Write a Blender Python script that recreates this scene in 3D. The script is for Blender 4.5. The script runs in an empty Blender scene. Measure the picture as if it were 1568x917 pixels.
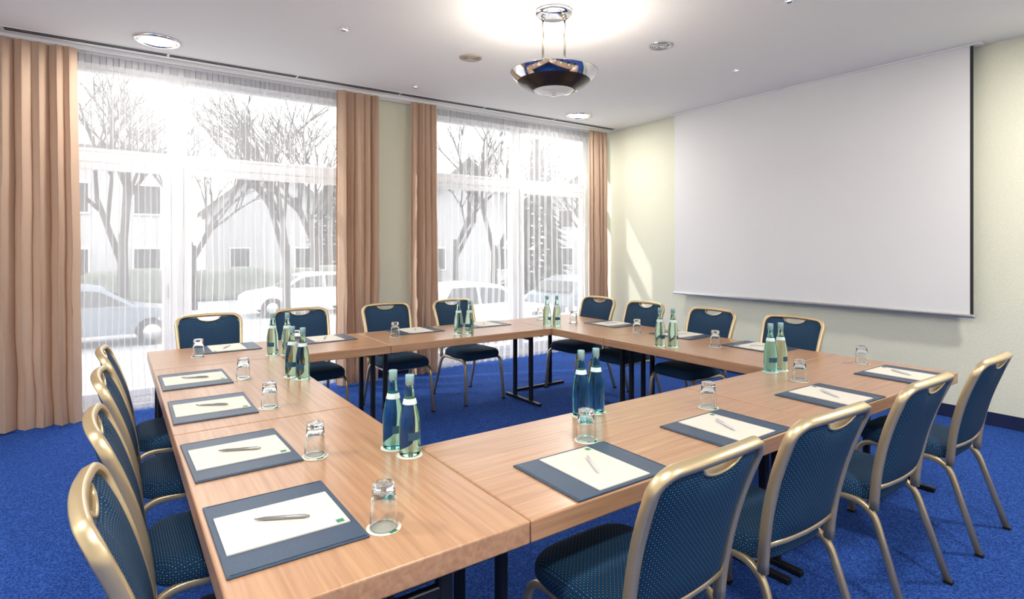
import bpy, bmesh, math, random
from mathutils import Vector, Matrix
random.seed(7)
H=3.19
# ------------------------------------------------------------ materials
def srgb(r,g,b):
    f=lambda c:(c/255/12.92) if c/255<=0.04045 else ((c/255+0.055)/1.055)**2.4
    return (f(r),f(g),f(b),1)
def newmat(n):
    m=bpy.data.materials.new(n); m.use_nodes=True
    nt=m.node_tree; nt.nodes.clear()
    out=nt.nodes.new('ShaderNodeOutputMaterial')
    return m,nt,out
def L(nt,a,b): nt.links.new(a,b)
def pbr(n,col,rough=.5,metal=0,bump=0,bscale=50,var=0,vscale=5,stretch=(1,1,1),trans=0,ior=1.45,coat=0,emis=None,estr=0):
    m,nt,out=newmat(n)
    p=nt.nodes.new('ShaderNodeBsdfPrincipled')
    p.inputs['Base Color'].default_value=col
    p.inputs['Roughness'].default_value=rough
    p.inputs['Metallic'].default_value=metal
    p.inputs['Transmission Weight'].default_value=trans
    p.inputs['IOR'].default_value=ior
    p.inputs['Coat Weight'].default_value=coat
    if emis:
        p.inputs['Emission Color'].default_value=emis
        p.inputs['Emission Strength'].default_value=estr
    L(nt,p.outputs[0],out.inputs[0])
    if bump or var:
        tc=nt.nodes.new('ShaderNodeTexCoord'); mp=nt.nodes.new('ShaderNodeMapping')
        mp.inputs['Scale'].default_value=stretch
        L(nt,tc.outputs['Object'],mp.inputs[0])
    if var:
        no=nt.nodes.new('ShaderNodeTexNoise'); no.inputs['Scale'].default_value=vscale; no.inputs['Detail'].default_value=4
        L(nt,mp.outputs[0],no.inputs['Vector'])
        cr=nt.nodes.new('ShaderNodeValToRGB')
        cr.color_ramp.elements[0].position=.3; cr.color_ramp.elements[1].position=.7
        cr.color_ramp.elements[0].color=[c*(1-var) for c in col[:3]]+[1]
        cr.color_ramp.elements[1].color=[min(1,c*(1+var)) for c in col[:3]]+[1]
        L(nt,no.outputs[0],cr.inputs[0]); L(nt,cr.outputs[0],p.inputs['Base Color'])
    if bump:
        n2=nt.nodes.new('ShaderNodeTexNoise'); n2.inputs['Scale'].default_value=bscale; n2.inputs['Detail'].default_value=3
        L(nt,mp.outputs[0],n2.inputs['Vector'])
        b=nt.nodes.new('ShaderNodeBump'); b.inputs['Strength'].default_value=bump; b.inputs['Distance'].default_value=.01
        L(nt,n2.outputs[0],b.inputs['Height']); L(nt,b.outputs[0],p.inputs['Normal'])
    return m
M={}
M['ceil']=pbr('ceiling_paint',srgb(238,237,233),.9,bump=.05,bscale=120)
M['wall']=pbr('wallpaper_pale_green',srgb(227,228,208),.85,bump=.3,bscale=90,var=.03,vscale=60)
M['wallw']=pbr('white_wall_paint',srgb(238,236,228),.85,bump=.1,bscale=90)
M['white']=pbr('white_pvc',srgb(240,240,240),.35)
M['chrome']=pbr('chrome',(.80,.79,.78,1),.09,1)
M['darkrefl']=pbr('chrome_dark_reflection',(.035,.025,.02,1),.2,0)  # dark colour paints a reflection into this band of the chrome dish
M['alu']=pbr('brushed_alu',(.6,.6,.62,1),.3,1)
M['rod']=pbr('polished_rod',(.32,.30,.28,1),.25,1)
M['gold']=pbr('champagne_metal',srgb(208,188,150),.33,.72)
M['blk']=pbr('black_metal',srgb(30,32,36),.4,.4)
M['dark']=pbr('dark_slot',srgb(45,45,48),.7)
M['navy']=pbr('navy_carpet_base',srgb(22,36,76),.95,bump=.4,bscale=400)
M['screen']=pbr('projection_cloth',srgb(228,228,228),.8,var=.01,vscale=2)
M['pad']=pbr('slate_leather',srgb(54,74,98),.3,bump=.25,bscale=350)
M['paper']=pbr('paper',srgb(218,213,200),.6)
M['grn']=pbr('green_print',srgb(60,130,95),.6)
M['pen']=pbr('pen_silver',srgb(150,150,150),.25,.8)
M['penw']=pbr('pen_white',srgb(200,202,210),.25)
M['label']=pbr('label_blue',srgb(40,80,105),.4)
M['labw']=pbr('label_white',srgb(205,222,225),.4)
M['capm']=pbr('bottle_cap',srgb(150,190,195),.3,.3)
M['coast']=pbr('coaster_card',srgb(222,222,208),.8)
def glass(n,col,ior):
    m,nt,out=newmat(n); g=nt.nodes.new('ShaderNodeBsdfGlass')
    g.inputs['Color'].default_value=col; g.inputs['Roughness'].default_value=0; g.inputs['IOR'].default_value=ior
    L(nt,g.outputs[0],out.inputs[0]); return m
M['glass']=glass('clear_glass',(.98,.99,.99,1),1.45)
M['bteal']=glass('teal_bottle_glass',(.60,.93,.93,1),1.34)
M['bgreen']=glass('green_bottle_glass',(.78,.95,.88,1),1.34)
# wood
def wood():
    m,nt,out=newmat('beech_veneer'); p=nt.nodes.new('ShaderNodeBsdfPrincipled')
    p.inputs['Roughness'].default_value=.3
    p.inputs['Coat Weight'].default_value=.2; p.inputs['Coat Roughness'].default_value=.2
    tc=nt.nodes.new('ShaderNodeTexCoord'); mp=nt.nodes.new('ShaderNodeMapping'); mp.inputs['Scale'].default_value=(1.0,26,26)
    L(nt,tc.outputs['Object'],mp.inputs[0])
    no=nt.nodes.new('ShaderNodeTexNoise'); no.inputs['Scale'].default_value=2.4; no.inputs['Detail'].default_value=6; no.inputs['Distortion'].default_value=.5
    L(nt,mp.outputs[0],no.inputs['Vector'])
    cr=nt.nodes.new('ShaderNodeValToRGB'); cr.color_ramp.elements[0].position=.25; cr.color_ramp.elements[1].position=.75
    cr.color_ramp.elements[0].color=srgb(160,119,88); cr.color_ramp.elements[1].color=srgb(190,150,115)
    L(nt,no.outputs[0],cr.inputs[0]); L(nt,cr.outputs[0],p.inputs['Base Color']); L(nt,p.outputs[0],out.inputs[0]); return m
M['wood']=wood()
def carpet():
    m,nt,out=newmat('blue_carpet'); p=nt.nodes.new('ShaderNodeBsdfPrincipled'); p.inputs['Roughness'].default_value=.95
    p.inputs['Specular IOR Level'].default_value=.1
    tc=nt.nodes.new('ShaderNodeTexCoord')
    v=nt.nodes.new('ShaderNodeTexVoronoi'); v.inputs['Scale'].default_value=95
    L(nt,tc.outputs['Object'],v.inputs['Vector'])
    no=nt.nodes.new('ShaderNodeTexNoise'); no.inputs['Scale'].default_value=170; no.inputs['Detail'].default_value=3
    L(nt,tc.outputs['Object'],no.inputs['Vector'])
    mx=nt.nodes.new('ShaderNodeMath'); mx.operation='MULTIPLY_ADD'; mx.inputs[1].default_value=.55
    L(nt,v.outputs['Distance'],mx.inputs[0]); L(nt,no.outputs[0],mx.inputs[2])
    cr=nt.nodes.new('ShaderNodeValToRGB'); cr.color_ramp.elements[0].position=.5; cr.color_ramp.elements[1].position=1.05
    cr.color_ramp.elements[0].color=srgb(11,33,96); cr.color_ramp.elements[1].color=srgb(52,92,172)
    L(nt,mx.outputs[0],cr.inputs[0]); L(nt,cr.outputs[0],p.inputs['Base Color'])
    b=nt.nodes.new('ShaderNodeBump'); b.inputs['Strength'].default_value=.6; b.inputs['Distance'].default_value=.006
    L(nt,mx.outputs[0],b.inputs['Height']); L(nt,b.outputs[0],p.inputs['Normal']); L(nt,p.outputs[0],out.inputs[0]); return m
M['carpet']=carpet()
def fabric():
    m,nt,out=newmat('blue_dotted_upholstery'); p=nt.nodes.new('ShaderNodeBsdfPrincipled'); p.inputs['Roughness'].default_value=.8
    p.inputs['Specular IOR Level'].default_value=.2
    tc=nt.nodes.new('ShaderNodeTexCoord')
    mp=nt.nodes.new('ShaderNodeMapping'); mp.inputs['Scale'].default_value=(90,90,90); mp.inputs['Rotation'].default_value=(0,0,math.radians(45))
    L(nt,tc.outputs['UV'],mp.inputs[0])
    v=nt.nodes.new('ShaderNodeTexVoronoi'); v.voronoi_dimensions='2D'; v.inputs['Scale'].default_value=1; v.inputs['Randomness'].default_value=0
    L(nt,mp.outputs[0],v.inputs['Vector'])
    cr=nt.nodes.new('ShaderNodeValToRGB'); cr.color_ramp.interpolation='LINEAR'
    e=cr.color_ramp.elements; e[0].position=.10; e[0].color=srgb(130,145,130); e[1].position=.2; e[1].color=srgb(6,20,46)
    n=e.new(.4); n.color=srgb(8,44,80); n=e.new(.62); n.color=srgb(12,76,118)
    L(nt,v.outputs['Distance'],cr.inputs[0]); L(nt,cr.outputs[0],p.inputs['Base Color']); L(nt,p.outputs[0],out.inputs[0]); return m
M['fab']=fabric()
def cloth(n,col,tcol,tf,alpha=None):
    m,nt,out=newmat(n)
    d=nt.nodes.new('ShaderNodeBsdfDiffuse'); d.inputs['Color'].default_value=col
    t=nt.nodes.new('ShaderNodeBsdfTranslucent'); t.inputs['Color'].default_value=tcol
    mx=nt.nodes.new('ShaderNodeMixShader'); mx.inputs[0].default_value=tf
    L(nt,d.outputs[0],mx.inputs[1]); L(nt,t.outputs[0],mx.inputs[2])
    if alpha is None:
        g=nt.nodes.new('ShaderNodeBsdfGlossy'); g.inputs['Roughness'].default_value=.45; g.inputs['Color'].default_value=col
        m2=nt.nodes.new('ShaderNodeMixShader'); m2.inputs[0].default_value=.08
        L(nt,mx.outputs[0],m2.inputs[1]); L(nt,g.outputs[0],m2.inputs[2]); L(nt,m2.outputs[0],out.inputs[0])
    else:
        tr=nt.nodes.new('ShaderNodeBsdfTransparent')
        lw=nt.nodes.new('ShaderNodeLayerWeight'); lw.inputs[0].default_value=.5
        mr=nt.nodes.new('ShaderNodeMapRange'); mr.inputs['From Min'].default_value=0; mr.inputs['From Max'].default_value=.9
        mr.inputs['To Min'].default_value=alpha[0]; mr.inputs['To Max'].default_value=alpha[1]
        L(nt,lw.outputs['Facing'],mr.inputs['Value'])
        m2=nt.nodes.new('ShaderNodeMixShader'); L(nt,mr.outputs[0],m2.inputs[0])
        L(nt,tr.outputs[0],m2.inputs[1]); L(nt,mx.outputs[0],m2.inputs[2]); L(nt,m2.outputs[0],out.inputs[0])
    return m
M['curt']=cloth('peach_satin_curtain',srgb(198,172,152),srgb(222,172,136),.09)
M['sheer']=cloth('white_voile',srgb(240,240,243),srgb(246,246,248),.5,(.28,.72))
M['sheerh']=cloth('voile_header_tape',srgb(175,175,180),srgb(200,200,202),.4)
def pane():
    m,nt,out=newmat('window_glass'); tr=nt.nodes.new('ShaderNodeBsdfTransparent'); g=nt.nodes.new('ShaderNodeBsdfGlossy'); g.inputs['Roughness'].default_value=.02
    mx=nt.nodes.new('ShaderNodeMixShader'); mx.inputs[0].default_value=.06
    L(nt,tr.outputs[0],mx.inputs[1]); L(nt,g.outputs[0],mx.inputs[2]); L(nt,mx.outputs[0],out.inputs[0]); return m
M['pane']=pane()
M['lampglow']=pbr('lamp_glow',(1,1,1,1),.5,emis=(1,.96,.9,1),estr=6)
M['frost']=pbr('frosted_glass_bowl',(.75,.75,.74,1),.25,emis=(1,.97,.92,1),estr=.1)
M['ground']=pbr('asphalt_pale',srgb(150,153,158),.9,var=.12,vscale=.5)
M['render']=pbr('house_render_white',srgb(165,167,171),.9)
M['roof']=pbr('roof_tiles',srgb(88,86,88),.8,var=.1,vscale=8)
M['hwin']=pbr('house_window',srgb(50,54,60),.2)
M['bark']=pbr('bark',srgb(58,55,54),.9)
M['conif']=pbr('conifer_needles',srgb(60,68,64),.9,var=.2,vscale=6)
M['hedge']=pbr('hedge_leaves',srgb(104,112,104),.9,var=.2,vscale=6,bump=.6,bscale=12)
M['fence']=pbr('fence_white',srgb(200,202,205),.7)
M['carp']=pbr('car_paint_grey',srgb(112,122,132),.3,.3)
M['carw']=pbr('car_paint_white',srgb(195,198,202),.3)
M['tyre']=pbr('tyre',srgb(30,30,32),.8)
M['cglass']=pbr('car_glass',srgb(45,52,58),.1)
# ------------------------------------------------------------ mesh builder
class MB:
    def __init__(s): s.v=[];s.f=[];s.m=[];s.s=[];s.mats=[]
    def mi(s,k):
        if k not in s.mats: s.mats.append(k)
        return s.mats.index(k)
    def add(s,vs,fs,mat,smooth=True):
        o=len(s.v); s.v+= [tuple(v) for v in vs]; k=s.mi(mat)
        for f in fs: s.f.append(tuple(i+o for i in f)); s.m.append(k); s.s.append(smooth)
    def box(s,a,b,mat,bev=0,seg=2,rot=None,piv=None):
        bm=bmesh.new(); bmesh.ops.create_cube(bm,size=1)
        c=[(a[i]+b[i])/2 for i in range(3)]; d=[abs(b[i]-a[i]) for i in range(3)]
        for v in bm.verts: v.co=Vector((v.co.x*d[0]+c[0],v.co.y*d[1]+c[1],v.co.z*d[2]+c[2]))
        if bev: bmesh.ops.bevel(bm,geom=bm.edges[:],offset=bev,segments=seg,profile=.5,affect='EDGES')
        bm.verts.index_update()
        vs=[v.co.copy() for v in bm.verts]
        if rot is not None: vs=[rot@(v-Vector(piv))+Vector(piv) for v in vs]
        s.add(vs,[[v.index for v in f.verts] for f in bm.faces],mat,False); bm.free()
    def lathe(s,prof,mat,c=(0,0,0),seg=24,smooth=True,T=None):
        vs=[];fs=[]
        n=len(prof)
        for r,z in prof:
            for k in range(seg):
                a=2*math.pi*k/seg; p=Vector((r*math.cos(a),r*math.sin(a),z))
                if T is not None: p=T@p
                vs.append(p+Vector(c))
        for i in range(n-1):
            for k in range(seg):
                k2=(k+1)%seg; fs.append((i*seg+k,i*seg+k2,(i+1)*seg+k2,(i+1)*seg+k))
        if prof[0][0]>1e-5: fs.append(tuple(reversed(range(seg))))
        if prof[-1][0]>1e-5: fs.append(tuple((n-1)*seg+k for k in range(seg)))
        s.add(vs,fs,mat,smooth)
    def ring(s,prof,mat,c=(0,0,0),seg=64):
        vs=[];fs=[];n=len(prof)
        for r,z in prof:
            for k in range(seg):
                a=2*math.pi*k/seg; vs.append((r*math.cos(a)+c[0],r*math.sin(a)+c[1],z+c[2]))
        for i in range(n-1):
            for k in range(seg):
                k2=(k+1)%seg; fs.append((i*seg+k,i*seg+k2,(i+1)*seg+k2,(i+1)*seg+k))
        s.add(vs,fs,mat,True)
    def sweep(s,path,ref,w,h,mat,cap=True):
        # rounded-rect profile; w along side, h along normal
        path=[Vector(p) for p in path]; n=len(path); c=.3
        pr=[(w*(1-c),h),(w,h*(1-c)),(w,-h*(1-c)),(w*(1-c),-h),(-w*(1-c),-h),(-w,-h*(1-c)),(-w,h*(1-c)),(-w*(1-c),h)]
        pr=[(a/2,b/2) for a,b in pr]; q=len(pr); vs=[];fs=[]
        for i,p in enumerate(path):
            t=(path[min(i+1,n-1)]-path[max(i-1,0)]).normalized()
            r=Vector(ref[i] if isinstance(ref,list) else ref)
            sd=t.cross(r).normalized(); nm=sd.cross(t).normalized()
            for a,b in pr: vs.append(p+sd*a+nm*b)
        for i in range(n-1):
            for k in range(q):
                k2=(k+1)%q; fs.append((i*q+k,i*q+k2,(i+1)*q+k2,(i+1)*q+k))
        if cap: fs.append(tuple(reversed(range(q)))); fs.append(tuple((n-1)*q+k for k in range(q)))
        s.add(vs,fs,mat,True)
    def tube(s,a,b,r1,r2,mat,seg=8):
        a=Vector(a);b=Vector(b);d=b-a
        R=d.to_track_quat('Z','Y').to_matrix()
        s.lathe([(r1,0),(r2,d.length)],mat,c=a,seg=seg,T=R)
    def mesh(s,name):
        me=bpy.data.meshes.new(name); me.from_pydata(s.v,[],s.f)
        for k in s.mats: me.materials.append(M[k])
        for p,k,sm in zip(me.polygons,s.m,s.s): p.material_index=k; p.use_smooth=sm
        bm=bmesh.new(); bm.from_mesh(me); bmesh.ops.recalc_face_normals(bm,faces=bm.faces[:]); bm.to_mesh(me); bm.free()
        uv=me.uv_layers.new(name='UVMap')
        for p in me.polygons:
            nx,ny,nz=[abs(c) for c in p.normal]
            for li in p.loop_indices:
                co=me.vertices[me.loops[li].vertex_index].co
                uv.data[li].uv=(co.x,co.y) if nz>.6 else ((co.y,co.z) if nx>.75 else (co.x,co.z))
        return me
    def obj(s,name,loc=(0,0,0),rz=0): return place(s.mesh(name),name,loc,rz)
def place(me,name,loc=(0,0,0),rz=0):
    o=bpy.data.objects.new(name,me); o.location=loc; o.rotation_euler=(0,0,rz)
    bpy.context.scene.collection.objects.link(o); return o
def fillet(pts,r,n=6):
    pts=[Vector(p) for p in pts]; out=[pts[0]]
    for i in range(1,len(pts)-1):
        p=pts[i]; a=(pts[i-1]-p); b=(pts[i+1]-p); ra=min(r,a.length*.48,b.length*.48)
        A=p+a.normalized()*ra; B=p+b.normalized()*ra
        for k in range(n+1):
            t=k/n; out.append(A*(1-t)**2+p*2*t*(1-t)+B*t*t)
    out.append(pts[-1]); return out
# ------------------------------------------------------------ room shell
X0,X1,Y0,Y1=-2.4,6.0,-1.6,6.2
b=MB(); b.box((X0-.2,Y0-.2,-.2),(X1+.2,Y1+.35,0),'carpet'); b.obj('floor')
b=MB(); b.box((X0-.2,Y0-.2,H),(X1+.2,Y1+.35,H+.2),'ceil'); b.obj('ceiling')
b=MB(); b.box((X1,Y0-.2,0),(X1+.2,Y1+.35,H),'wall'); b.obj('wall_screen')
b=MB(); b.box((X0-.2,Y0-.2,0),(X0,Y1+.35,H),'wallw'); b.obj('wall_left')
b=MB(); b.box((X0,Y0-.2,0),(X1,Y0,H),'wallw'); b.obj('wall_rear')
W=[(-.62,2.32),(2.92,5.84)]
b=MB()
b.box((X0,Y1,0),(W[0][0],Y1+.3,H),'wall'); b.box((W[0][1],Y1,0),(W[1][0],Y1+.3,H),'wall'); b.box((W[1][1],Y1,0),(X1,Y1+.3,H),'wall')
for a,c in W: b.box((a,Y1+.02,H-.03),(c,Y1+.3,H),'white'); b.box((a,Y1+.06,0),(c,Y1+.3,.04),'white')
b.obj('wall_window')
b=MB(); b.box((X1-.012,Y0,0),(X1,Y1,.11),'navy'); b.obj('baseboard_screen')
b=MB()
b.box((X0,Y1-.012,0),(W[0][0],Y1,.11),'navy');b.box((W[0][1],Y1-.012,0),(W[1][0],Y1,.11),'navy');b.box((W[1][1],Y1-.012,0),(X1-.012,Y1,.11),'navy'); b.obj('baseboard_window')
# windows
def rectframe(b,x0,x1,z0,z1,y,t,dp,mat='white'):
    b.box((x0,y,z0),(x0+t,y+dp,z1),mat,.006,1);b.box((x1-t,y,z0),(x1,y+dp,z1),mat,.006,1)
    b.box((x0+t,y,z0),(x1-t,y+dp,z0+t),mat,.006,1);b.box((x0+t,y,z1-t),(x1-t,y+dp,z1),mat,.006,1)
for i,((a,c),mx,tz) in enumerate(zip(W,(.50,4.52),(2.30,2.34))):
    b=MB(); y=Y1+.14; zt=H-.03; z0=.04
    rectframe(b,a,c,z0,zt,y,.06,.08)
    b.box((mx-.05,y,z0+.06),(mx+.05,y+.08,zt-.06),'white',.006,1)
    b.box((a+.06,y-.005,tz-.045),(c-.06,y+.075,tz+.045),'white',.006,1)
    for xa,xb in ((a+.06,mx-.05),(mx+.05,c-.06)):
        rectframe(b,xa+.004,xb-.004,z0+.064,tz-.05,y-.02,.065,.07)
        rectframe(b,xa+.004,xb-.004,tz+.05,zt-.064,y-.0,.03,.06)
        b.box((xa+.05,y+.03,z0+.12),(xb-.05,y+.036,tz-.09),'pane'); b.box((xa+.03,y+.03,tz+.07),(xb-.03,y+.036,zt-.085),'pane')
    b.box((mx-.085,y-.05,1.0),(mx-.065,y-.02,1.14),'alu',.004,1)
    b.obj('window_%d'%(i+1))
# slot diffuser
b=MB(); y=5.85
b.box((-.72,y-.045,H-.006),(5.88,y+.045,H+.0),'white')
for k in (-.02,.02):
    x=-.70
    while x<5.8:
        b.box((x,y+k-.012,H-.009),(x+1.08,y+k+.012,H-.0055),'dark'); x+=1.1
b.obj('trim_1')
b=MB(); b.box((-1.7,5.99,H-.028),(5.94,6.03,H),'white',.003,1); b.box((-.4,6.10,H-.028),(5.9,6.13,H),'white',.003,1); b.obj('curtain_track')
# curtains
def nz(x,s): return math.sin(x*3.1+s)*.5+math.sin(x*7.7+s*2.3)*.3+math.sin(x*13.3+s*.7)*.2
def curtain(name,x0,x1,y,z0,z1,folds,amp,mat,seed,flare=0.0,rows=22,cp=12,hdr=None):
    nc=int(folds*cp); b=MB(); vs=[]; fs=[]
    for j in range(rows+1):
        t=j/rows
        if hdr: t=(j/(rows-1))*(1-hdr) if j<rows else 1
        z=z0+(z1-z0)*t
        for i in range(nc+1):
            u=i/nc
            ph=2*math.pi*folds*u+1.3*nz(u*4,seed)+.25*nz(t*2+u*3,seed+4)*(1-t)
            am=amp*(.5+.5*math.sin(math.pi*min(1,(1-t)*1.5+.1)/2))*(.8+.35*nz(u*9,seed+1))
            x=x0+(x1-x0)*u+flare*(1-t)*(u-.5)*2+ (.25*(x1-x0)/folds)*math.sin(2*ph)*.5+.012*nz(t*3+u*2,seed+2)*(1-t)
            vs.append((x,y+am*math.sin(ph)+.3*am*math.sin(.5*ph+seed)+.015*nz(t*2.2+u*5,seed+3)*(1-t),z))
    for j in range(rows):
        for i in range(nc):
            k=j*(nc+1)+i; fs.append((k,k+1,k+nc+2,k+nc+1))
    if hdr:
        cut=(rows-1)*nc
        b.add(vs,fs[:cut],mat); b.add(vs,fs[cut:],'sheerh')
    else: b.add(vs,fs,mat)
    return b.obj(name)
zc=H-.03
curtain('drape_curtain',-1.55,-.27,6.0,.015,zc,12,.058,'curt',1.0,.04)
curtain('drape_curtain',1.93,2.40,6.0,.015,zc,5,.055,'curt',2.0)
curtain('drape_curtain',2.79,3.12,6.0,.015,zc,4,.052,'curt',3.3,.02)
curtain('drape_curtain',5.55,5.90,6.0,.015,zc,4,.052,'curt',4.1)
curtain('sheer_curtain',-.42,2.10,6.12,.02,zc,26,.016,'sheer',5.0,0,24,12,.024)
curtain('sheer_curtain',3.0,5.75,6.12,.02,zc,28,.016,'sheer',6.0,0,24,12,.024)
# ------------------------------------------------------------ projection screen
b=MB(); sx=5.89; ya,yb=1.69,4.76
vs=[];fs=[];ny,nzz=24,12
for j in range(nzz+1):
    for i in range(ny+1):
        t=j/nzz;u=i/ny
        vs.append((sx+.006*math.sin(u*9)*math.sin(t*3.1),ya+(yb-ya)*u,.92+(H-.92)*t))
for j in range(nzz):
    for i in range(ny):
        k=j*(ny+1)+i; fs.append((k,k+1,k+ny+2,k+ny+1))
b.add(vs,fs,'screen')
b.box((sx-.018,ya-.04,.89),(sx+.018,yb+.02,.925),'alu',.01,2)
b.box((sx+.008,ya-.02,.925),(sx+.011,ya+.05,H-.01),'dark')  # dark strip paints the shaded gap and black edge beside the screen
b.box((sx-.035,ya-.08,H-.012),(sx+.05,yb+.05,H-.001),'white',.003,1)
b.obj('projection_screen')
# ------------------------------------------------------------ tables
def table(x0,x1,y0,y1,along):
    ln=(x1-x0) if along=='x' else (y1-y0); wd=(y1-y0) if along=='x' else (x1-x0)
    hl,hw=ln/2-.0015,wd/2-.0015; b=MB()
    b.box((-hl,-hw,.676),(hl,hw,.74),'wood',.006,3)
    for s in (-1,1):
        x=s*(hl-.05)
        b.box((x-.018,-hw+.1,0.0),(x+.018,hw-.1,.028),'blk',.006,2)
        for yy in (-.13,.13): b.box((x-.015,yy-.02,.028),(x+.015,yy+.02,.676),'blk',.005,1)
        b.box((x-.012,-.13,.60),(x+.012,.13,.63),'blk',.004,1)
        b.box((x-.02,-hw+.08,.655),(x+.02,hw-.08,.678),'blk',.004,1)
        b.tube((x-s*.02,0,.615),(x-s*.3,0,.676),.008,.008,'blk')
    b.obj('conference_table',((x0+x1)/2,(y0+y1)/2,0),0 if along=='x' else math.pi/2)
LX=.19;LI=.935;FY=1.24;FI=1.95;BI=4.07;BY=4.82;RI=3.30;RX=4.13
table(LX,LI,FY,2.62,'y'); table(LX,LI,2.62,BI,'y')
table(LX,1.73,BI,BY,'x'); table(1.73,RI,BI,BY,'x')
table(RI,RX,3.40,BY,'y'); table(RI,RX,FI,3.40,'y')
table(LI,2.49,FY,FI,'x'); table(2.49,RX,FY,FI,'x')
# ------------------------------------------------------------ chair
def backy(z,s):
    q=(z-.42)/.5; return -.215-.03*q-.10*q*q-.018*(1-s*s)
def chair_mesh():
    b=MB()
    # legs
    for s in (-1,1):
        p=fillet([(s*.225,.235,.0),(s*.207,.205,.415),(s*.207,-.205,.415),(s*.225,-.34,.0)],.085,8)
        b.sweep(p,(1,0,0),.026,.022,'gold')
        for y in (.235,-.34): b.box((s*.225-.014,y-.016,0),(s*.225+.014,y+.016,.012),'blk')
    for y in (.15,-.15): b.box((-.2,y-.012,.395),(.2,y+.012,.42),'gold',.004,1)
    # seat
    rings=[(.412,.9),(.418,.97),(.43,1.0),(.452,1.0),(.470,.975),(.484,.92),(.492,.8),(.496,.55),(.498,.25)]
    seg=44;vs=[];fs=[]
    for z,k in rings:
        for i in range(seg):
            a=2*math.pi*i/seg; c,s_=math.cos(a),math.sin(a); e=2/4.5
            x=.225*k*math.copysign(abs(c)**e,c); y=.225*k*math.copysign(abs(s_)**e,s_)
            x*=1-.06*(-(y)/.225 if y<0 else 0); vs.append((x,y+.005,z))
    for j in range(len(rings)-1):
        for i in range(seg): fs.append((j*seg+i,j*seg+(i+1)%seg,(j+1)*seg+(i+1)%seg,(j+1)*seg+i))
    fs.append(tuple(range(seg))); fs.append(tuple((len(rings)-1)*seg+i for i in range(seg)))
    b.add(vs,fs,'fab')
    # back
    zb,zt,r=.495,.918,.055
    def aw(z): return .196+.026*min(1,max(0,(z-.45)/.45))
    def ztop(s):
        x=abs(s)*.215; z=zt
        if x>.215-r: z=zt-r+math.sqrt(max(0,r*r-(x-(.215-r))**2))
        if abs(x)<.08: z-= .036*math.sqrt(max(0,1-(x/.08)**2))
        return z
    nx,nr=32,18
    for side in (1,-1):
        vs=[];fs=[]
        for j in range(nr+1):
            for i in range(nx+1):
                s=-1+2*i/nx; t=j/nr; z=zb+(ztop(s)-zb)*t
                th=.006+.022*(1-abs(s)**5)*(1-abs(2*t-1)**6)
                vs.append((s*aw(z),backy(z,s)+side*th,z))
        for j in range(nr):
            for i in range(nx):
                k=j*(nx+1)+i; fs.append((k,k+1,k+nx+2,k+nx+1))
        b.add(vs,fs,'fab')
    # rim strip closing pad
    def P(i,j,side):
        s=-1+2*i/nx;t=j/nr;z=zb+(ztop(s)-zb)*t; th=.006; return (s*aw(z),backy(z,s)+side*th,z)
    loop=[(i,0) for i in range(nx)]+[(nx,j) for j in range(nr)]+[(i,nr) for i in range(nx,0,-1)]+[(0,j) for j in range(nr,0,-1)]
    vs=[];fs=[];n=len(loop)
    for i,j in loop: vs+= [P(i,j,1),P(i,j,-1)]
    for k in range(n): k2=(k+1)%n; fs.append((2*k,2*k+1,2*k2+1,2*k2))
    b.add(vs,fs,'fab')
    # frame inverted U
    zf=.93; rr=.065; out=[]
    def side_pts(sg):
        L_=[]
        for k in range(12):
            z=.395+(zf-rr-.395)*k/11; L_.append((sg*(aw(z)+.012),z))
        xe=aw(zf)+.012
        for k in range(1,8):
            a=math.pi/2*k/7; L_.append((sg*(xe-rr+rr*math.cos(a)),zf-rr+rr*math.sin(a)))
        return L_
    lft=side_pts(-1); rgt=side_pts(1)[::-1]
    xs=lft[-1][0]; mid=[(xs+(-2*xs)*k/10,zf+.006*math.sin(math.pi*k/10)) for k in range(1,10)]
    pts=lft+mid+rgt; path=[];ref=[]
    for x,z in pts:
        s=max(-1,min(1,x/.225)); path.append((x,backy(z,s),z))
        dz=(backy(z+.01,s)-backy(z-.01,s))/.02; ref.append((0,1,-dz))
    b.sweep(path,ref,.024,.034,'gold')
    # handle rim
    path=[];ref=[]
    for k in range(15):
        x=-.085+.17*k/14; z=zt-.036*math.sqrt(max(0,1-(x/.085)**2))+.003
        path.append((x,backy(z,x/.22),z)); ref.append((0,1,.3))
    b.sweep(path,ref,.009,.028,'gold')
    # bottom rail
    b.sweep([(-.2,backy(.5,1),.487),(-.1,backy(.5,.5),.487),(0,backy(.5,0),.487),(.1,backy(.5,.5),.487),(.2,backy(.5,1),.487)],(0,1,0),.018,.018,'gold')
    return b.mesh('banquet_chair')
cm=chair_mesh()
R=math.radians
for x,a in ((1.325,1),(2.0,-2),(2.80,0),(3.63,1)): place(cm,'banquet_chair',(x,1.285,0),R(a))
for y,a in ((1.60,0),(2.28,1),(3.04,-1),(3.72,0)): place(cm,'banquet_chair',(.305,y,0),R(-90+a))
for x,a in ((.63,0),(1.36,2),(2.14,-1),(2.90,4)): place(cm,'banquet_chair',(x,4.84,0),R(180+a))
for y,a,x in ((4.50,3,3.99),(3.85,0,3.98),(3.09,-1,3.99),(2.37,1,4.03)): place(cm,'banquet_chair',(x,y,0),R(90+a))
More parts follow.
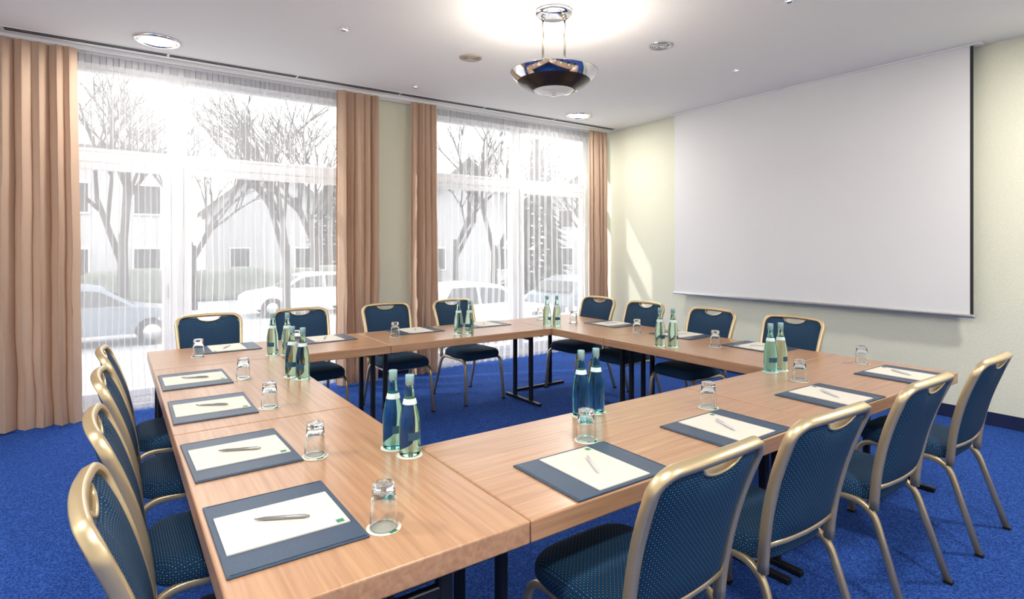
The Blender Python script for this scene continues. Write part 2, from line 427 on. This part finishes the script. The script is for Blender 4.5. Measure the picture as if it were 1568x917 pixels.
# ------------------------------------------------------------ table items
b=MB(); b.box((-.2125,-.1675,0),(.2125,.1675,.006),'pad',.0025,2)
b.box((-.112,-.152,.006),(.112,.150,.009),'paper'); b.box((.085,.118,.009),(.105,.138,.0092),'grn')
for s in (-1,1): b.box((s*.205-.001,-.16,.006),(s*.205+.001,.16,.0066),'blk')
padm=b.mesh('desk_pad')
def penmesh(mat):
    b=MB(); Rm=Matrix.Rotation(math.pi/2,3,'Y')
    b.lathe([(.0012,-.072),(.003,-.062),(.0048,-.045),(.005,0),(.0046,.06),(.003,.066),(.003,.072),(0,.073)],mat,c=(0,0,.0055),seg=12,T=Rm)
    b.box((.01,-.0012,.0105),(.064,.0012,.012),'alu'); return b.mesh('ballpoint_pen')
pm=penmesh('pen'); pw=penmesh('penw')
def pad(x,y,rz,j=0,p=pm):
    place(padm,'desk_pad',(x,y,.7402),R(rz+j))
    place(p,'ballpoint_pen',(x,y,.7496),R(rz+63+j*3))
for y,j in ((1.62,0),(2.255,1),(2.97,-1),(3.65,0)): pad(.373,y,-90,j)
for x,j in ((1.325,0),(2.07,1),(2.94,-1),(3.78,0)): pad(x,1.413,0,j,pw)
for x,j in ((.68,0),(1.40,1),(2.2,0),(2.92,-1)): pad(x,4.64,180,j,pw)
for y,j in ((2.41,0),(3.12,1),(3.95,0)): pad(3.95,y,90,j,pw)
# coaster + tumbler
b=MB(); b.lathe([(0,0),(.046,0),(.046,.0018),(0,.0018)],'coast',seg=32); b.box((-.012,-.044,.0018),(.012,-.034,.0021),'grn'); coam=b.mesh('coaster')
b2=MB(); prof=[(.0340,.0),(.0365,.0),(.0376,.003),(.0370,.014),(.0340,.06),(.0300,.104),(.0305,.110),(.029,.1175),(.022,.118),(0,.1165)]
inner=[(0,.100),(.020,.0995),(.0268,.096),(.031,.058),(.0345,.010),(.0340,.0)]
b2.lathe(inner+prof[1:],'glass',seg=32)
glm=b2.mesh('water_glass')
G=[(.589,1.436),(.59,2.07),(.593,2.816),(.60,3.515),(.47,4.40),(1.925,4.45),(1.13,4.43),(1.498,1.635),(2.27,1.64),(3.144,1.674),(3.93,1.69),(3.71,2.62),(3.73,3.42),(3.70,4.22),(3.60,4.62)]
for x,y in G:
    place(coam,'coaster',(x,y,.7402),random.uniform(0,1)); place(glm,'water_glass',(x,y,.7424))
def bottle(mat):
    b=MB()
    b.lathe([(0,.004),(.030,0),(.0365,.003),(.038,.010),(.038,.095),(.0372,.12),(.033,.15),(.0255,.185),(.0185,.212),(.0145,.235),(.0135,.26),(.0150,.262),(.0150,.268),(.0135,.270),(0,.270)],mat,seg=32)
    b.lathe([(.0136,.252),(.0158,.253),(.0158,.286),(.0150,.288),(0,.288)],'capm',seg=24)
    b.ring([(.0262,.184),(.0212,.2035),(.0208,.2035)],'labw',seg=24)
    vs=[];fs=[]
    for j in range(2):
        for i in range(13):
            a=-.7+1.4*i/12; vs.append((.0384*math.cos(a),.0384*math.sin(a),.06+.028*j))
    for i in range(12): fs.append((i,i+1,i+14,i+13))
    b.add(vs,fs,'label')
    return b.mesh('water_bottle')
bt=bottle('bteal'); bg=bottle('bgreen')
B=[(.853,1.99,0),(.872,1.885,1),(1.70,1.888,0),(1.79,1.888,0),(.876,3.32,1),(.84,3.41,1),(.90,4.18,1),(.985,4.13,1),(2.42,4.25,1),(2.505,4.21,1),(3.35,4.20,1),(3.42,4.14,1),(3.37,2.86,1),(3.42,2.78,1),(3.225,1.895,0),(3.31,1.88,1)]
for x,y,k in B:
    place(coam,'coaster',(x,y,.7402),random.uniform(0,3)); place(bg if k else bt,'water_bottle',(x,y,.7424),random.uniform(-2.6,-.6))
# ------------------------------------------------------------ ceiling fittings
b=MB(); cx,cy=2.6,3.18; zr=2.74
b.lathe([(0,H-.0),(.135,H),(.135,H-.02),(.12,H-.032),(0,H-.032)],'chrome',c=(cx,cy,0),seg=40)
dx,dy=.8187*.078,-.574*.078
for s in (-1,1):
    b.tube((cx+s*dx,cy+s*dy,H-.03),(cx+s*dx,cy+s*dy,zr-.09),.008,.008,'rod',12)
    b.lathe([(.014,H-.06),(.014,H-.03)],'rod',c=(cx+s*dx,cy+s*dy,0),seg=16)
b.ring([(.0,zr-.147),(.03,zr-.146),(.09,zr-.140),(.145,zr-.124),(.15,zr-.118)],'frost',c=(cx,cy,0))
b.ring([(.148,zr-.124),(.158,zr-.122),(.165,zr-.112),(.205,zr-.094),(.24,zr-.074),(.262,zr-.056)],'darkrefl',c=(cx,cy,0))  # dish band with the dark reflection put into its colour
b.ring([(.262,zr-.056),(.292,zr-.028),(.312,zr+.005),(.316,zr+.012),(.308,zr+.012),(.304,zr+.004),(.283,zr-.022),(.235,zr-.062),(.16,zr-.10),(.0,zr-.115)],'chrome',c=(cx,cy,0))
b.lathe([(.018,zr-.160),(.014,zr-.143)],'chrome',c=(cx,cy,0),seg=16)
b.lathe([(.07,zr-.11),(.07,zr-.07),(.06,zr-.055),(0,zr-.05)],'lampglow',c=(cx,cy,0),seg=24)
b.obj('pendant_lamp')
def down(x,y,r,rim='white',glow=True):
    b=MB(); b.ring([(r,0),(r,-.012),(r*.93,-.02),(r*.80,-.018),(r*.76,-.006)],rim,seg=40)
    b.lathe([(0,-.007),(r*.78,-.0065)],'lampglow' if glow else 'dark',seg=40)
    b.obj('recessed_and_fill_downlight' if glow else 'ceiling_vent',(x,y,H))
DL=[(.29,5.5,.17),(4.91,5.5,.17)]
FILL_DL=[(-.3,.6),(4.9,.4),(1.6,-.7),(-1.6,3.0)]  # unseen downlights added to fill the room with even light
for x,y,r in DL+[(x,y,.17) for x,y in FILL_DL]: down(x,y,r,'chrome')
def spot(x,y,r=.035):
    b=MB(); b.ring([(r,0),(r,-.01),(r*.8,-.014),(r*.6,-.004),(0,-.003)],'chrome',seg=24); b.lathe([(0,-.0045),(r*.5,-.0045)],'lampglow',seg=16); b.obj('ceiling_spotlight',(x,y,H))
for x,y in ((1.47,4.36),(2.61,5.5),(4.89,3.22),(3.8,2.1)): spot(x,y)
def vent(x,y,mat):
    b=MB(); b.ring([(.1,0),(.1,-.008),(.092,-.013),(.08,-.010),(.08,-.003)],mat,seg=36)
    for k in range(4): r=.075-.018*k; b.ring([(r,-.004),(r,-.010),(r-.011,-.012),(r-.011,-.004)],mat,seg=36)
    b.lathe([(0,-.004),(.08,-.004)],'dark',seg=24); b.obj('ceiling_vent',(x,y,H))
M['beige']=pbr('beige_plastic',srgb(180,168,155),.6)
vent(2.62,4.375,'beige'); vent(3.77,3.2,'alu')
# ------------------------------------------------------------ outside
GZ=-.85
b=MB(); b.box((-60,6.7,GZ-.2),(90,110,GZ),'ground'); b.obj('street_ground')
def house(x,y,w,d,he,ha,rz,flat=False):
    b=MB(); b.box((-w/2,-d/2,0),(w/2,d/2,he),'render')
    if flat: b.box((-w/2-.3,-d/2-.3,he),(w/2+.3,d/2+.3,he+.35),'roof')
    else:
        o=.4;vs=[(-w/2-o,-d/2-o,he-.2),(w/2+o,-d/2-o,he-.2),(0,-d/2-o,ha),(-w/2-o,d/2+o,he-.2),(w/2+o,d/2+o,he-.2),(0,d/2+o,ha)]
        b.add(vs,[(0,3,5,2),(1,2,5,4)],'roof',False)
        vs=[(-w/2,-d/2,he),(w/2,-d/2,he),(0,-d/2,ha-.25),(-w/2,d/2,he),(w/2,d/2,he),(0,d/2,ha-.25)]
        b.add(vs,[(0,1,2),(4,3,5)],'render',False)
        for s in (-1,1):
            b.add([(0,-d/2-o-.05,ha),(0,-d/2-o-.05,ha-.3),(s*(w/2+o),-d/2-o-.05,he-.5),(s*(w/2+o),-d/2-o-.05,he-.2)],[(0,1,2,3)],'roof',False)
    fl=0
    while 1.0+fl*2.8+1.3<he+.3:
        n=max(2,int(w/2.6))
        for i in range(n):
            xx=-w/2+w*(i+.5)/n; z=1.0+fl*2.8
            b.box((xx-.5,-d/2-.04,z),(xx+.5,-d/2+.1,z+1.25),'hwin'); rectframe(b,xx-.56,xx+.56,z-.06,z+1.31,-d/2-.08,.07,.06)
        fl+=1
    b.obj('house',(x,y,GZ),rz)
house(-4.0,34,13,8,6.3,6.3,0,True)
house(8.3,40,7,9,4.4,7.6,R(-8))
house(17.0,49,8,9,5.4,9.0,R(-15))
house(19.5,33,7.5,9,4.0,7.6,R(-30))
house(34,33,12,9,6.0,10,R(-40))
def tree(seed,h):
    rnd=random.Random(seed); b=MB()
    def br(p,d,l,r,lv):
        q=p+d*l; b.tube(p,q,r,r*.72,'bark',5 if lv>1 else 3)
        if lv==0: return
        n=3 if lv>1 else 4
        for k in range(n):
            a=rnd.uniform(0,6.28); sp=rnd.uniform(.35,.8)
            nd=(d+Vector((math.cos(a)*sp,math.sin(a)*sp,rnd.uniform(-.05,.35)))).normalized()
            br(p+d*l*rnd.uniform(.6,1),nd,l*rnd.uniform(.62,.85),r*.6,lv-1)
    br(Vector((0,0,0)),Vector((0,0,1)),h*.3,h*.018,5)
    return b.mesh('bare_tree')
tA=tree(3,9); tB=tree(11,8)
for m_,x,y,rz in ((tA,.2,18.5,0),(tB,4.0,16.8,1),(tA,6.3,22,2),(tB,2.4,24,3),(tA,13.5,24,4),(tB,19.8,21,5),(tA,-4,22,1.5),(tB,10.8,16.5,2.6)): place(m_,'bare_tree',(x,y,GZ),rz)
b=MB(); rnd=random.Random(4)
b.tube((0,0,0),(0,0,6.8),.14,.03,'bark',8)
for k in range(26):
    z=.6+k*.245; r=1.75*(1-k/27)+.1
    n=14
    for i in range(n):
        a=6.283*i/n+rnd.uniform(-.2,.2); rr_=r*rnd.uniform(.75,1.1)
        t=Vector((math.cos(a),math.sin(a),0)); s_=Vector((-math.sin(a),math.cos(a),0))
        p0=Vector((0,0,z+.15)); tip=t*rr_+Vector((0,0,z-.25))
        b.add([p0,p0*1+t*rr_*.5+s_*.2*rr_,tip,p0+t*rr_*.5-s_*.2*rr_],[(0,1,2,3)],'conif',False)
cf=b.mesh('conifer'); place(cf,'conifer',(14.6,19,GZ)); place(cf,'conifer',(9.6,31,GZ),1)
def car(mat):
    b=MB()
    def ext(prof,y0,y1,m,inset=0,zi=.9):
        n=len(prof); vs=[]
        for s,yy in ((0,y0),(1,y1)):
            for x,z in prof:
                k=inset*max(0,(z-zi))*(1 if s==0 else -1); vs.append((x,yy+k,z))
        fs=[tuple(range(n)),tuple(reversed(range(n,2*n)))]+[(i,(i+1)%n,n+(i+1)%n,n+i) for i in range(n)]
        b.add(vs,fs,m,False)
    def arch(cx): return [(cx+.36*math.cos(a),.3+.36*math.sin(a)) for a in [math.pi*k/8 for k in range(9)]]
    low=[(2.1,.3)]+arch(1.3)+arch(-1.3)+[(-2.1,.3),(-2.15,.6),(-2.1,.88),(-1.9,.95),(1.0,.93),(1.9,.80),(2.12,.66),(2.15,.45)]
    ext(low,-.86,.86,mat)
    ext([(-1.95,.93),(1.05,.92),(.35,1.38),(-.1,1.45),(-1.1,1.43),(-1.6,1.3)],-.80,.80,mat,.35)
    for yy in (-1,1):
        for pr in ([(-1.5,.97),(-.45,.96),(-.45,1.36),(-1.15,1.36)],[(-.37,.96),(.85,.96),(.3,1.30),(-.37,1.36)]):
            b.add([(x,yy*(.81-.35*(z-.9)),z) for x,z in pr],[(0,1,2,3)],'cglass',False)
    b.add([(1.0,-.7,.96),(1.0,.7,.96),(.42,.58,1.34),(.42,-.58,1.34)],[(0,1,2,3)],'cglass',False)
    b.add([(-1.97,-.7,1.0),(-1.97,.7,1.0),(-1.65,.6,1.3),(-1.65,-.6,1.3)],[(0,1,2,3)],'cglass',False)
    Rm=Matrix.Rotation(math.pi/2,3,'X')
    for x in (1.3,-1.3):
        for y in (-.76,.76):
            b.lathe([(0,-.1),(.26,-.1),(.31,-.08),(.31,.08),(.26,.1),(0,.1)],'tyre',c=(x,y,.31),seg=24,T=Rm)
            b.lathe([(0,-.105),(.19,-.105),(.19,.105),(0,.105)],'alu',c=(x,y,.31),seg=16,T=Rm)
    return b.mesh('car')
c1=car('carp'); c2=car('carw')
place(c1,'car',(-.6,16.8,GZ),.05); place(c2,'car',(5.6,20.6,GZ),3.1); place(c2,'car',(7.6,12.5,GZ),.1); place(c1,'car',(12.8,13.8,GZ),.2)
b=MB(); 
for k in range(22): b.box((-14+k*1.3,27.4+.1*(k%2),0),(-12.6+k*1.3,28.4,1.25+.1*((k*7)%3)),'hedge',.2,2)
b.obj('hedge',(0,0,GZ))
b=MB()
for k in range(60): b.box((k*.25,0,0),(k*.25+.06,.03,1.0),'fence')
b.box((0,.03,.2),(15,.07,.27),'fence');b.box((0,.03,.8),(15,.07,.87),'fence'); b.obj('garden_fence',(1.2,9.6,GZ))
# ------------------------------------------------------------ lights
def area(n,x,y,z,size,e,col=(1,.95,.88)):
    l=bpy.data.lights.new(n,'AREA'); l.shape='DISK'; l.size=size; l.energy=e; l.color=col
    o=bpy.data.objects.new(n,l); o.location=(x,y,z); bpy.context.scene.collection.objects.link(o)
for x,y,r in DL: area('downlight_and_fill_lamp',x,y,H-.025,.26,28)
for x,y in FILL_DL: area('downlight_and_fill_lamp',x,y,H-.025,.26,62)  # fill light from the added offscreen fittings
l=bpy.data.lights.new('pendant_bulb','POINT'); l.energy=36; l.color=(1,.92,.82); l.shadow_soft_size=.09
o=bpy.data.objects.new('pendant_bulb',l); o.location=(cx,cy,zr+.02); bpy.context.scene.collection.objects.link(o)
l=bpy.data.lights.new('sun','SUN'); l.energy=3.5; l.angle=R(1.0); l.color=(1,.96,.9)
o=bpy.data.objects.new('sun',l); o.rotation_euler=Vector((.8,-.33,-.5)).to_track_quat('-Z','Y').to_euler(); bpy.context.scene.collection.objects.link(o)
w=bpy.data.worlds.new('overcast_sky'); bpy.context.scene.world=w; w.use_nodes=True
bg_=w.node_tree.nodes['Background']; bg_.inputs[0].default_value=(1,.99,.97,1); bg_.inputs[1].default_value=3.8
# ------------------------------------------------------------ camera
cd=bpy.data.cameras.new('camera'); cd.sensor_width=36; cd.lens=36*868/1568; cd.shift_y=-80.5/1568; cd.clip_end=500
co=bpy.data.objects.new('camera',cd); co.location=(0,0,1.49); co.rotation_euler=(R(90),0,R(-35.05)); bpy.context.scene.collection.objects.link(co)
bpy.context.scene.camera=co
vs_=bpy.context.scene.view_settings; vs_.view_transform='Standard'; vs_.look='None'; vs_.exposure=0.1
